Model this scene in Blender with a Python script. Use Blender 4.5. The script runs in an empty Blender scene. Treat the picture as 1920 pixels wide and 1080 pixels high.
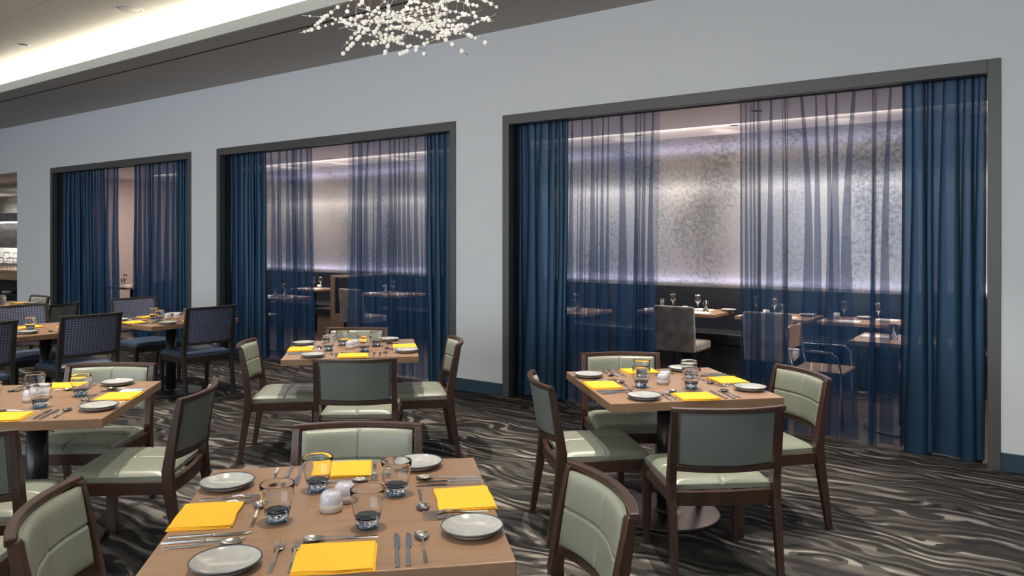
import bpy, bmesh, math, random
from mathutils import Vector, Matrix, Euler
random.seed(7)
PI = math.pi
sc = bpy.context.scene
col = sc.collection

# ------------------------------------------------------------------ camera, world, exposure
EYE = 1.57
CS, SN = 0.8144, 0.5803            # the curtain wall runs along world X, the camera looks 35.5 degrees left of its normal
cd = bpy.data.cameras.new('camera')
cam = bpy.data.objects.new('camera', cd); col.objects.link(cam)
cam.location = (0, 0, EYE)
cam.rotation_euler = (PI/2, 0, math.atan2(SN, CS))
cd.sensor_width = 36; cd.lens = 36*1425/1920; cd.shift_y = -93/1920
cd.clip_start = 0.05; cd.clip_end = 200
sc.camera = cam
w = bpy.data.worlds.new('world'); sc.world = w; w.use_nodes = True
w.node_tree.nodes['Background'].inputs[0].default_value = (0.62, 0.76, 1.0, 1)
w.node_tree.nodes['Background'].inputs[1].default_value = 0.55
sc.view_settings.view_transform = 'Standard'
sc.view_settings.look = 'None'
sc.view_settings.exposure = 0.12
sc.view_settings.gamma = 1.0
sc.view_settings.use_curve_mapping = False
sc.cycles.max_bounces = 10
sc.cycles.transparent_max_bounces = 24
sc.cycles.transmission_bounces = 10
sc.cycles.diffuse_bounces = 4
sc.cycles.sample_clamp_indirect = 6
sc.cycles.use_denoising = True

def W(X, Z, h=0.0):
    """floor point X to the right of and Z ahead of the camera, as a room point"""
    return Vector((CS*X - SN*Z, SN*X + CS*Z, h))
def heading(dx, dz):
    """z rotation that turns a thing's local +y towards (dx right, dz ahead)"""
    v = W(dx, dz); return math.atan2(v.y, v.x) - PI/2

def area(name, loc, size, energy, color, rot=(0, 0, 0), size_y=None, spread=None):
    l = bpy.data.lights.new(name, 'AREA'); l.energy = energy; l.color = color; l.size = size
    if size_y: l.shape = 'RECTANGLE'; l.size_y = size_y
    if spread: l.spread = spread
    o = bpy.data.objects.new(name, l); o.location = loc; o.rotation_euler = rot; col.objects.link(o); return o
def spot(name, loc, energy, color, angle=70, blend=0.5, r=0.03, aim=None):
    l = bpy.data.lights.new(name, 'SPOT'); l.energy = energy; l.color = color
    l.spot_size = math.radians(angle); l.spot_blend = blend; l.shadow_soft_size = r
    o = bpy.data.objects.new(name, l); o.location = loc; col.objects.link(o)
    if aim is not None:
        o.rotation_euler = (Vector(aim)-Vector(loc)).to_track_quat('-Z', 'Y').to_euler()
    return o
WARM = (1.0, 0.86, 0.68); NEUT = (1.0, 0.94, 0.86); COOL = (0.66, 0.80, 1.0); LAV = (0.80, 0.78, 1.0)
# added unseen fill, as if from an assumed window front behind the camera
area('daylight_fill', (-5.5, -6.6, 2.0), 16, 520, (0.88, 0.94, 1.0), (PI/2, 0, 0), 3.0)
# cove light in the trough of the dropped ceiling, pointing up
area('cove_light', (-12, 4.69, 3.71), 34, 125, (1.0, 0.93, 0.80), (PI, 0, 0), 0.10)
# added unseen uplight behind the camera, brightening the tray ceiling
area('rear_ceiling_fill', (-12, -1.5, 3.60), 34, 380, (1.0, 0.93, 0.82), (PI, 0, 0), 0.3)
# LED line along the top of the banquette, washing the silver wall upwards
area('banquette_led_light', (-5.0, 9.13, 1.0), 18, 38, (.74, .70, 1.0), (PI-0.10, 0, 0), 0.10)
# added fill without a fitting, brightening the silver wall and its curved top
area('inner_wall_fill', (-5.0, 8.05, 2.75), 19, 150, (1.0, 0.90, 0.78), (math.radians(58), 0, 0), 0.30)
# assumed recessed spots in the inner room, by the silver wall and over its tables
for i, x in enumerate([-12.2, -10.9, -9.6, -8.3, -7.0, -5.7, -4.4, -3.1, -1.8, -0.5]):
    spot('inner_wall_spot', (x, 8.35, 2.77), 80, (1.0, 0.90, 0.78), 120, 0.9, 0.10, (x, 9.25, 2.1))
for p in [(-3.4, 8.35), (-2.35, 8.4), (-1.5, 8.4), (-0.95, 6.9), (-1.7, 6.9), (-9.8, 8.3), (-8.1, 8.4), (-9.0, 7.0), (-13.1, 7.0), (-6.0, 7.4)]:
    spot('inner_table_spot', (p[0], p[1]-0.1, 2.77), 110, WARM, 80, 0.6, 0.03, (p[0], p[1], 0.7))
for x in (-14.5, -9.5, -6.0, -2.5):
    area('inner_ceiling_fill', (x, 7.6, 2.76), 1.0, 30, (1.0, 0.90, 0.84), (0, 0, 0))  # assumed broad lights under the inner ceiling, added without fittings

# ------------------------------------------------------------------ helpers
class B:
    def __init__(s): s.v = []; s.f = []; s.sm = []
    def add(s, vs, fs, smooth=False):
        n = len(s.v); s.v += [tuple(p) for p in vs]
        for f in fs: s.f.append(tuple(i+n for i in f)); s.sm.append(smooth)
        return s
    def box(s, x0, x1, y0, y1, z0, z1, M=None):
        vs = [Vector((x, y, z)) for z in (z0, z1) for y in (y0, y1) for x in (x0, x1)]
        if M: vs = [M @ v for v in vs]
        return s.add(vs, [(0,2,3,1),(4,5,7,6),(0,1,5,4),(2,6,7,3),(0,4,6,2),(1,3,7,5)])
    def sweep(s, pts, sizes, smooth=False, xdir=Vector((1, 0, 0))):
        """rectangular section swept along pts; sizes = (wx, wy) per point, section kept level unless path is flat"""
        rings = []
        for (p, (a, b)) in zip(pts, sizes):
            x, y, z = p
            rings.append([(x-a/2, y-b/2, z), (x+a/2, y-b/2, z), (x+a/2, y+b/2, z), (x-a/2, y+b/2, z)])
        n = len(rings); vs = [q for r in rings for q in r]; fs = [(3,2,1,0), tuple(4*(n-1)+i for i in range(4))]
        for i in range(n-1):
            for k in range(4):
                a = 4*i+k; b = 4*i+(k+1) % 4; fs.append((a, b, b+4, a+4))
        return s.add(vs, fs, smooth)
    def rail(s, fn, n, hy, z0, z1):
        """horizontal rail: fn(t) -> (x, y) centre line, hy half thickness; z0/z1 heights"""
        rings = []
        for i in range(n+1):
            x, y = fn(i/n)
            x2, y2 = fn(min(1, i/n+.01)); x1, y1 = fn(max(0, i/n-.01))
            d = Vector((x2-x1, y2-y1)).normalized(); nx, ny = -d.y*hy, d.x*hy
            rings.append([(x-nx, y-ny, z0), (x+nx, y+ny, z0), (x+nx, y+ny, z1), (x-nx, y-ny, z1)])
        vs = [q for r in rings for q in r]; fs = [(3,2,1,0), tuple(4*n+i for i in range(4))]
        for i in range(n):
            for k in range(4):
                a = 4*i+k; b = 4*i+(k+1) % 4; fs.append((a, b, b+4, a+4))
        return s.add(vs, fs)
    def lathe(s, prof, n=32, c=(0, 0, 0), facet=None, smooth=True):
        rings = []; vs = []; fs = []
        for (r, z) in prof:
            if r < 1e-6: rings.append([len(vs)]); vs.append((c[0], c[1], c[2]+z))
            else:
                ids = []
                for k in range(n):
                    a = 2*PI*k/n; rr = r*(facet(a, z) if facet else 1)
                    ids.append(len(vs)); vs.append((c[0]+rr*math.cos(a), c[1]+rr*math.sin(a), c[2]+z))
                rings.append(ids)
        for a, b in zip(rings[:-1], rings[1:]):
            for k in range(n):
                k2 = (k+1) % n
                if len(a) == 1 and len(b) == 1: continue
                if len(a) == 1: fs.append((a[0], b[k2], b[k]))
                elif len(b) == 1: fs.append((a[k], a[k2], b[0]))
                else: fs.append((a[k], a[k2], b[k2], b[k]))
        return s.add(vs, fs, smooth)
    def grid(s, fn, nu, nv, smooth=True, flip=False):
        vs = [fn(i/nu, j/nv) for j in range(nv+1) for i in range(nu+1)]; fs = []
        for j in range(nv):
            for i in range(nu):
                a = j*(nu+1)+i; q = (a, a+1, a+nu+2, a+nu+1)
                fs.append(q[::-1] if flip else q)
        return s.add(vs, fs, smooth)
    def tube(s, pts, r, n=8, smooth=True):
        pts = [Vector(p) for p in pts]; m = len(pts); rings = []; vs = []; fs = []
        for i, p in enumerate(pts):
            d = (pts[min(i+1, m-1)]-pts[max(i-1, 0)]).normalized()
            up = Vector((0, 0, 1)) if abs(d.z) < .9 else Vector((1, 0, 0))
            a = d.cross(up).normalized(); b = d.cross(a)
            rr = r[i] if isinstance(r, (list, tuple)) else r
            for k in range(n): vs.append(p + a*rr*math.cos(2*PI*k/n) + b*rr*math.sin(2*PI*k/n))
        for i in range(m-1):
            for k in range(n):
                a = i*n+k; b = i*n+(k+1) % n; fs.append((a, b, b+n, a+n))
        fs.append(tuple(range(n))[::-1]); fs.append(tuple((m-1)*n+k for k in range(n)))
        return s.add(vs, fs, smooth)
    def build(s, name, mat, parent=None, bevel=0, loc=None, rz=None, fixn=True):
        me = bpy.data.meshes.new(name); me.from_pydata(s.v, [], s.f)
        if fixn:
            bm = bmesh.new(); bm.from_mesh(me); bmesh.ops.recalc_face_normals(bm, faces=bm.faces); bm.to_mesh(me); bm.free()
        me.polygons.foreach_set('use_smooth', s.sm); me.materials.append(mat); me.update()
        o = bpy.data.objects.new(name, me); col.objects.link(o)
        if parent: o.parent = parent
        if bevel:
            b = o.modifiers.new('bevel', 'BEVEL'); b.width = bevel; b.segments = 2; b.limit_method = 'ANGLE'; b.angle_limit = math.radians(40)
            b.harden_normals = False
        if loc is not None: o.location = loc
        if rz is not None: o.rotation_euler = (0, 0, rz)
        return o
def tag(o, label=None, cat=None, group=None, kind=None):
    if label: o['label'] = label
    if cat: o['category'] = cat
    if group: o['group'] = group
    if kind: o['kind'] = kind
    return o
def empty(name, loc=(0, 0, 0), rz=0):
    o = bpy.data.objects.new(name, None); o.location = loc; o.rotation_euler = (0, 0, rz); o.empty_display_size = .1; col.objects.link(o); return o
def copy_tree(o, parent=None):
    kids = list(o.children); c = o.copy(); col.objects.link(c); c.parent = parent
    for k in kids: copy_tree(k, c)
    return c
class Proto:
    """first use returns the built thing itself, every further use a copy with its parts"""
    def __init__(s, o): s.o = o; s.used = False
    def get(s, loc, rz, label, cat, group=None):
        o = copy_tree(s.o) if s.used else s.o
        s.used = True; o.location = loc; o.rotation_euler = (0, 0, rz)
        return tag(o, label, cat, group)
def structure(o): o['kind'] = 'structure'; return o

# ------------------------------------------------------------------ materials
def mat(name, color=(.5, .5, .5), rough=.5, metal=0, spec=None, coat=0, coat_rough=.1, trans=0, ior=None, sheen=0):
    m = bpy.data.materials.new(name); m.use_nodes = True
    p = m.node_tree.nodes['Principled BSDF']
    p.inputs['Base Color'].default_value = (*color, 1); p.inputs['Roughness'].default_value = rough
    p.inputs['Metallic'].default_value = metal
    if spec is not None: p.inputs['Specular IOR Level'].default_value = spec
    p.inputs['Coat Weight'].default_value = coat; p.inputs['Coat Roughness'].default_value = coat_rough
    p.inputs['Transmission Weight'].default_value = trans
    if ior: p.inputs['IOR'].default_value = ior
    p.inputs['Sheen Weight'].default_value = sheen
    return m
def N(m, t, **kw):
    n = m.node_tree.nodes.new(t)
    for k, v in kw.items(): setattr(n, k, v)
    return n
def L(m, a, b): m.node_tree.links.new(a, b)
def coords(m, scale=(1, 1, 1), rot=(0, 0, 0), src='Object'):
    tc = N(m, 'ShaderNodeTexCoord'); mp = N(m, 'ShaderNodeMapping')
    mp.inputs['Scale'].default_value = scale; mp.inputs['Rotation'].default_value = rot
    L(m, tc.outputs[src], mp.inputs[0]); return mp.outputs[0]
def noise(m, vec, scale=5, detail=4, rough=.55, dist=0):
    n = N(m, 'ShaderNodeTexNoise'); n.inputs['Scale'].default_value = scale; n.inputs['Detail'].default_value = detail
    n.inputs['Roughness'].default_value = rough; n.inputs['Distortion'].default_value = dist
    L(m, vec, n.inputs['Vector']); return n.outputs['Fac']
def ramp(m, fac, stops, interp='LINEAR'):
    r = N(m, 'ShaderNodeValToRGB'); r.color_ramp.interpolation = interp
    e = r.color_ramp.elements
    while len(e) > 1: e.remove(e[0])
    e[0].position = stops[0][0]; e[0].color = (*stops[0][1], 1)
    for pos, c in stops[1:]:
        k = e.new(pos); k.color = (*c, 1)
    L(m, fac, r.inputs[0]); return r.outputs[0]
def bump(m, h, strength=.3, dist=.002):
    b = N(m, 'ShaderNodeBump'); b.inputs['Strength'].default_value = strength; b.inputs['Distance'].default_value = dist
    L(m, h, b.inputs['Height']); L(m, b.outputs[0], m.node_tree.nodes['Principled BSDF'].inputs['Normal'])
def P(m): return m.node_tree.nodes['Principled BSDF']
def math_(m, op, a, b=None, c=None):
    n = N(m, 'ShaderNodeMath', operation=op)
    for i, v in enumerate((a, b, c)):
        if v is None: continue
        if isinstance(v, (int, float)): n.inputs[i].default_value = v
        else: L(m, v, n.inputs[i])
    return n.outputs[0]
def wood(name, c1, c2, rough, scale=(1.2, 14, 14), coat=0):
    m = mat(name, c1, rough, coat=coat, coat_rough=.25)
    v = coords(m, scale); f = noise(m, v, 3.0, 6, .6, .6)
    L(m, ramp(m, f, [(.3, c1), (.7, c2)]), P(m).inputs['Base Color']); bump(m, f, .12, .001); return m
M = {}
M['wall'] = mat('wall_plaster', (.75, .775, .795), .8)
_v = coords(M['wall'], (1, 1, 1)); bump(M['wall'], noise(M['wall'], _v, 160, 2), .12, .0006)
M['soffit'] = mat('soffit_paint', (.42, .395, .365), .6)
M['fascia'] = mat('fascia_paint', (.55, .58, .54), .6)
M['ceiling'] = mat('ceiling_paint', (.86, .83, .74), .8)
M['inner_ceiling'] = mat('inner_ceiling_paint', (.80, .74, .72), .75)
M['inner_wall'] = mat('inner_wall_paint', (.62, .50, .46), .8)
M['casing'] = mat('bronze_casing', (.10, .098, .095), .42, .35)
M['dark_reveal'] = mat('dark_reveal', (.03, .03, .032), .6)
M['navy_skirting'] = mat('navy_skirting', (.022, .052, .085), .45)
M['groove'] = mat('painted_slot_shade', (.01, .01, .01), .8)
M['walnut'] = wood('dark_walnut', (.034, .015, .010), (.062, .028, .018), .36, (10, 10, 1.2), .25)
M['espresso'] = wood('espresso_wood', (.018, .014, .012), (.032, .024, .02), .4, (10, 10, 1.2), .2)
M['table_wood'] = wood('taupe_oak', (.25, .148, .088), (.32, .195, .120), .34, (1.4, 16, 16), .15)
M['honey_wood'] = wood('honey_oak', (.36, .23, .12), (.46, .30, .17), .38, (1.4, 16, 16), .15)
M['inner_floor'] = wood('inner_floor_wood', (.016, .011, .009), (.06, .036, .022), .4, (1.1, 9, 9))
M['panel_wood'] = wood('booth_panel_wood', (.12, .085, .06), (.18, .125, .09), .5, (12, 12, 1.2))
M['iron'] = mat('black_iron_column', (.035, .036, .038), .33, .6)
M['bronze'] = mat('brushed_bronze_base', (.105, .085, .075), .36, .85)
def leather(name, c, rough=.36):
    m = mat(name, c, rough, spec=.55); v = coords(m); f = noise(m, v, 260, 3); bump(m, f, .12, .0006)
    g = noise(m, v, 5, 3); L(m, ramp(m, g, [(.3, tuple(k*.92 for k in c)), (.7, tuple(k*1.06 for k in c))]), P(m).inputs['Base Color']); return m
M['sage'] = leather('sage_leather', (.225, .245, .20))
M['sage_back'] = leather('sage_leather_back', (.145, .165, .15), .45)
M['navy_leather'] = leather('navy_leather', (.055, .085, .15), .3)
M['weave'] = mat('blue_grey_weave', (.13, .145, .22), .55)
M['navy_back'] = mat('dark_weave_backing', (.012, .014, .03), .8)
M['black_leather'] = leather('black_leather', (.008, .01, .016), .38)
M['grey_velvet'] = mat('grey_velvet', (.20, .185, .17), .85, sheen=.3)
_f = noise(M['grey_velvet'], coords(M['grey_velvet']), 7, 4); L(M['grey_velvet'], ramp(M['grey_velvet'], _f, [(.35, (.12, .11, .105)), (.65, (.26, .24, .22))]), P(M['grey_velvet']).inputs['Base Color'])
M['napkin'] = mat('yellow_linen', (.86, .46, .025), .8)
bump(M['napkin'], noise(M['napkin'], coords(M['napkin']), 700, 2), .2, .0005)
M['white_linen'] = mat('white_linen', (.8, .78, .74), .8)
M['plate'] = mat('grey_glaze', (.44, .45, .46), .16, coat=.4)
_f = noise(M['plate'], coords(M['plate']), 60, 4); L(M['plate'], ramp(M['plate'], _f, [(.3, (.36, .37, .37)), (.7, (.43, .435, .43))]), P(M['plate']).inputs['Base Color'])
M['plate_rim'] = mat('dark_glaze_rim', (.07, .075, .085), .25)
M['shaker'] = mat('lilac_glaze', (.50, .49, .56), .2, coat=.4)
M['shaker_base'] = mat('tan_stoneware', (.42, .36, .31), .4)
M['steel'] = mat('polished_steel', (.62, .61, .60), .16, 1.0)
M['knife_steel'] = mat('blade_steel', (.42, .43, .45), .12, 1.0)
M['glass'] = mat('smoke_glass', (.92, .94, .95), .01, trans=1, ior=1.33)
M['glass_base'] = mat('blue_glass_base', (.10, .22, .36), .02, trans=1, ior=1.4)
M['clear_glass'] = mat('clear_glass', (.97, .97, .97), .04, trans=1, ior=1.5)
M['porcelain'] = mat('white_porcelain', (.75, .74, .72), .2)
M['chrome'] = mat('chrome_wire', (.8, .8, .8), .12, 1)
M['white_ring'] = mat('white_fitting', (.8, .8, .76), .5)
M['hole'] = mat('dark_lamp_hole', (.02, .02, .02), .6)

# carpet: long leaf-shaped streaks along the curtain wall
def carpet():
    m = mat('leaf_streak_carpet', (.1, .1, .1), .95, spec=.1)
    tc = N(m, 'ShaderNodeTexCoord')
    def vec(scale, rot=0):
        mp = N(m, 'ShaderNodeMapping'); mp.inputs['Scale'].default_value = scale; mp.inputs['Rotation'].default_value = (0, 0, rot)
        L(m, tc.outputs['Object'], mp.inputs[0]); return mp.outputs[0]
    sep = N(m, 'ShaderNodeSeparateXYZ'); L(m, tc.outputs['Object'], sep.inputs[0])
    n1 = noise(m, vec((.75, 1.1, 1)), 1.0, 2, .45)
    n2 = noise(m, vec((2.4, 4.2, 1)), 1.0, 1, .5)
    base = math_(m, 'MULTIPLY', sep.outputs['Y'], 10.5)
    a = math_(m, 'ADD', base, math_(m, 'MULTIPLY', n1, 8.0))
    a = math_(m, 'ADD', a, math_(m, 'MULTIPLY', n2, 3.4))
    s = math_(m, 'SINE', math_(m, 'MULTIPLY', a, 2*PI))
    n3 = noise(m, vec((1.9, 11.0, 1)), 1.0, 2, .5)
    val = math_(m, 'ADD', s, math_(m, 'MULTIPLY', math_(m, 'SUBTRACT', n3, .5), 4.6))   # streaks swell and taper out
    val = math_(m, 'MULTIPLY', math_(m, 'ADD', val, 2.0), .25)
    n4 = noise(m, vec((1.2, 9.5, 1)), 1.0, 2, .5)
    light = ramp(m, n4, [(.40, (.055, .050, .047)), (.50, (.095, .087, .080)), (.62, (.235, .218, .20))])
    mid = ramp(m, noise(m, vec((.6, 4, 1)), 1.0, 2), [(.4, (.036, .034, .032)), (.6, (.064, .059, .055))])
    dark = ramp(m, noise(m, vec((1.1, 6, 1)), 1.0, 2), [(.35, (.016, .016, .017)), (.65, (.034, .033, .033))])
    m1 = ramp(m, val, [(.33, (0, 0, 0)), (.37, (1, 1, 1))]); m2 = ramp(m, val, [(.60, (0, 0, 0)), (.64, (1, 1, 1))])
    mx = N(m, 'ShaderNodeMix', data_type='RGBA'); L(m, m1, mx.inputs[0]); L(m, dark, mx.inputs[6]); L(m, mid, mx.inputs[7])
    mix = N(m, 'ShaderNodeMix', data_type='RGBA'); L(m, m2, mix.inputs[0]); L(m, mx.outputs[2], mix.inputs[6]); L(m, light, mix.inputs[7])
    fz = noise(m, tc.outputs['Object'], 240, 3)
    spk = ramp(m, fz, [(.3, (.72, .72, .72)), (.7, (1.25, 1.25, 1.25))])
    mul = N(m, 'ShaderNodeMix', data_type='RGBA', blend_type='MULTIPLY'); mul.inputs[0].default_value = 1
    L(m, mix.outputs[2], mul.inputs[6]); L(m, spk, mul.inputs[7]); L(m, mul.outputs[2], P(m).inputs['Base Color'])
    bump(m, fz, .5, .004); return m
M['carpet'] = carpet()

# silver leaf wall: tarnished metallic covering
def silver():
    m = mat('tarnished_silver_leaf', (.6, .6, .6), .34, .88)
    v = coords(m)
    big = noise(m, coords(m, (1.1, 1.1, .55)), 1.2, 3, .5); fine = noise(m, v, 20, 10, .86)
    f = math_(m, 'ADD', math_(m, 'MULTIPLY', big, .40), math_(m, 'MULTIPLY', fine, .80))
    L(m, ramp(m, f, [(.46, (.16, .16, .17)), (.54, (.32, .32, .33)), (.60, (.52, .50, .50)), (.76, (.66, .62, .615))]), P(m).inputs['Base Color'])
    L(m, ramp(m, fine, [(.35, (.42, .42, .42)), (.65, (.26, .26, .26))]), P(m).inputs['Roughness'])
    bump(m, fine, .25, .006); return m
M['silver'] = silver()
M['concrete'] = mat('grey_textured_panel', (.20, .195, .18), .8)
_f = noise(M['concrete'], coords(M['concrete'], (1, 1, 3)), 3, 6); L(M['concrete'], ramp(M['concrete'], _f, [(.3, (.13, .125, .115)), (.7, (.26, .25, .235))]), P(M['concrete']).inputs['Base Color'])

def cloth(name, color, opacity):
    m = bpy.data.materials.new(name); m.use_nodes = True; nt = m.node_tree; nt.nodes.clear()
    out = N(m, 'ShaderNodeOutputMaterial'); tr = N(m, 'ShaderNodeBsdfTransparent'); tr.inputs[0].default_value = (.88, .89, .92, 1)
    df = N(m, 'ShaderNodeBsdfDiffuse'); df.inputs[0].default_value = (*color, 1)
    tl = N(m, 'ShaderNodeBsdfTranslucent'); tl.inputs[0].default_value = (color[0]*.9, color[1]*.9, color[2]*.9, 1)
    gl = N(m, 'ShaderNodeBsdfGlossy'); gl.inputs[0].default_value = (.25, .42, .65, 1); gl.inputs['Roughness'].default_value = .42
    a = N(m, 'ShaderNodeMixShader'); a.inputs[0].default_value = .35; L(m, df.outputs[0], a.inputs[1]); L(m, tl.outputs[0], a.inputs[2])
    g = N(m, 'ShaderNodeMixShader'); g.inputs[0].default_value = .10; L(m, a.outputs[0], g.inputs[1]); L(m, gl.outputs[0], g.inputs[2])
    b = N(m, 'ShaderNodeMixShader'); b.inputs[0].default_value = opacity; L(m, tr.outputs[0], b.inputs[1]); L(m, g.outputs[0], b.inputs[2])
    L(m, b.outputs[0], out.inputs[0]); return m
M['sheer'] = cloth('blue_sheer', (.022, .075, .18), .31)
M['sheer_dense'] = cloth('blue_sheer_dense', (.026, .078, .17), .62)
M['drape'] = cloth('blue_drape', (.020, .054, .100), .95)

def emis(name, color, s):
    m = bpy.data.materials.new(name); m.use_nodes = True; nt = m.node_tree; nt.nodes.clear()
    out = N(m, 'ShaderNodeOutputMaterial'); e = N(m, 'ShaderNodeEmission'); e.inputs[0].default_value = (*color, 1); e.inputs[1].default_value = s
    L(m, e.outputs[0], out.inputs[0]); return m
M['tube'] = emis('lit_tube', (1, .97, .9), 6)
M['led_bead'] = emis('lit_led_bead', (1, .86, .6), 3)
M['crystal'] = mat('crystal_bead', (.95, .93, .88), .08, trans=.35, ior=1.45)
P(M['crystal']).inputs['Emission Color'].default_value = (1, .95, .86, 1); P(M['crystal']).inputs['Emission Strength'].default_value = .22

# ------------------------------------------------------------------ room shell
WY, WT = 6.10, 0.34                                    # face and thickness of the curtain wall
OPEN = [(-14.18, -9.893), (-9.279, -5.062), (-4.457, -0.289)]
OT = 2.79
structure(B().box(-32, 6, -7, WY+.12, -.1, 0).build('floor', M['carpet']))
structure(B().box(-32, 6, WY+.12, 14, -.1, 0).build('floor', M['inner_floor']))
wb = B()
LEFT_OPEN = (-22, -15.52)
xs = [(-15.52, OPEN[0][0]), (OPEN[0][1], OPEN[1][0]), (OPEN[1][1], OPEN[2][0]), (OPEN[2][1], 5.0), (-32, -30)]
for a, b in xs: wb.box(a, b, WY, WY+WT, 0, OT)
wb.box(-32, 5.0, WY, WY+WT, OT, 4.3)
structure(wb.build('wall_back', M['wall']))
structure(B().box(5.0, 5.2, -7, 14, 0, 4.3).build('wall_right', M['wall']))
structure(B().box(-32.2, -32, -7, 14, 0, 4.3).build('wall_left', M['wall']))
# ceilings
cz = 4.004
structure(B().box(-32, 5, 3.60, 4.80, cz, cz+.1).box(-32, 5, -7, 3.592, cz, cz+.1).box(-32, 5, 3.59, 3.602, cz+.03, cz+.1).box(-32, 5, 4.80, 4.86, 3.672, cz+.1).build('ceiling', M['ceiling']))
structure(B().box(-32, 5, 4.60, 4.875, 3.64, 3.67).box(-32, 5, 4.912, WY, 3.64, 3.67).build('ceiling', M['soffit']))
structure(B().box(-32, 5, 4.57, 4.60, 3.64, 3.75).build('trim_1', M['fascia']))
structure(B().box(-32, 5, 4.875, 4.912, 3.6415, 3.67).build('trim_2', M['groove']))  # black strip fills the slot, standing in for the shade inside it
# window front added behind the camera for light (slim mullions, open to the sky)
wf = B()
for i in range(16): x = -32+i*37/15; wf.box(x-.04, x+.04, -7.1, -7.0, 0, 3.4)
wf.box(-32, 5, -7.1, -7.0, 3.4, 4.3).box(-32, 5, -7.1, -7.0, 0, .12)
structure(wf.build('wall_front', M['casing']))
# casings of the three openings, with their dark reveals
cw = .078
for i, (a, b) in enumerate(OPEN):
    t = B()
    t.box(a, a+cw, WY-.012, WY+.07, 0, OT).box(b-cw, b, WY-.012, WY+.07, 0, OT)
    t.box(a+cw, b-cw, WY-.012, WY+.07, OT-.095, OT)
    o = t.build('trim_%d' % (3+i), M['casing'], bevel=.003); structure(o)
    t = B().box(a, a+.055, WY+.07, WY+WT+.01, 0, OT).box(b-.055, b, WY+.07, WY+WT+.01, 0, OT).box(a+.055, b-.055, WY+.07, WY+WT+.01, OT-.06, OT)
    structure(t.build('trim_%d' % (6+i), M['dark_reveal']))
k = 0
for (a, b) in xs[:4]:
    structure(B().box(a+.001, b-.001, WY-.016, WY, 0, .125).build('baseboard_back', M['navy_skirting'], bevel=.003))
# inner room
IY = 9.35; IC = 2.81
structure(B().box(-32, 5, WY+WT, 14, IC, IC+.1).build('ceiling', M['inner_ceiling']))
prof = [(IY, 0.0), (IY, .5), (IY, 1.0), (IY, 1.6), (IY, 2.2)]
for i in range(1, 15):
    a = i/14*PI/2; prof.append((IY-.50*(1-math.cos(a)), 2.2+.61*math.sin(a)))
wbn = B()
wbn.grid(lambda u, v: (-14.6+u*19.6, *(lambda q: (q[0], q[1]))(prof[round(v*(len(prof)-1))])), 40, len(prof)-1)
o = structure(wbn.build('wall_inner_back', M['silver'], fixn=False))
structure(B().box(-16, -14.6, IY, IY+.1, 0, IC).build('wall_inner_back', M['inner_wall']))
structure(B().box(-16.1, -16.0, WY+WT, IY+.1, 0, IC).build('wall_inner_left', M['inner_wall']))
# small bronze picture line on the silver wall
# left room behind the uncased opening
structure(B().box(-32, -16.1, 9.6, 9.7, 0, IC).build('wall_buffet_back', M['concrete']))
structure(B().box(-32, -16.1, 7.6, 9.6, 2.1, 2.16).build('ceiling', M['concrete']))

# ------------------------------------------------------------------ curtains
def curtain(name, xa_t, xb_t, xa_b, xb_b, y, ztop, zbot, folds, depth, material, seed, label, group, flow=.004, over=1.55, cluster=None):
    """gathered cloth: a meander whose loops double back on themselves, opening slightly towards the hem"""
    r = random.Random(seed)
    ws = [(r.uniform(.35, 1.9) if cluster is None and over > 1.6 else r.choice([.22, .30, .42, .5, 1.3, 2.0])) for _ in range(folds)]
    if cluster == 'L': ws = [q*(.35+1.1*(i/folds)) for i, q in enumerate(ws)]
    if cluster == 'R': ws = [q*(.35+1.1*(1-i/folds)) for i, q in enumerate(ws)]
    tot = sum(ws); ws = [q/tot for q in ws]
    amp = [r.uniform(.55, 1.2) for _ in range(folds)]; lean = [r.uniform(-1, 1) for _ in range(folds)]
    dr = [r.uniform(-1, 1) for _ in range(folds)]
    K = 14; nv = 26
    base = []; acc = 0
    for i in range(folds):
        for kk in range(K):
            base.append((acc, ws[i], i, kk/K))
        acc += ws[i]
    base.append((1.0, ws[-1], folds-1, 1.0))
    vs = []
    for j in range(nv+1):
        v = j/nv; z = ztop+(zbot-ztop)*v
        A = xa_t+(xa_b-xa_t)*v**1.3; Bx = xb_t+(xb_b-xb_t)*v**1.3
        for (s0, wd, i, t) in base:
            th = 2*PI*t
            m = s0+wd*t if t < 1.0 else 1.0
            sway = (lean[i]*math.sin(PI*v*1.3)*.18+dr[i]*v*.16)*wd*math.sin(PI*t)
            x = m - wd*over*.28*math.sin(2*th)*(.35+.65*v) + sway*1.2
            x = A+(Bx-A)*min(1.004, max(-.004, x))
            yy = y + depth*amp[i]*math.sin(th)*(.55+.45*v) + flow*math.sin(9*v+i)
            hz = z
            if j == nv: hz = z+.012*math.sin(i*2.1+th)
            vs.append((x, yy, hz))
    n = len(base); fs = []
    for j in range(nv):
        for i in range(n-1):
            a = j*n+i; fs.append((a, a+1, a+n+1, a+n))
    b = B(); b.add(vs, fs, True)
    o = b.build(name, material, fixn=False); tag(o, label, 'curtain', group); return o
def wx(px, y):
    a = (px-960)/1425; return y*(CS*a-SN)/(SN*a+CS)
CY = WY+.20
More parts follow.
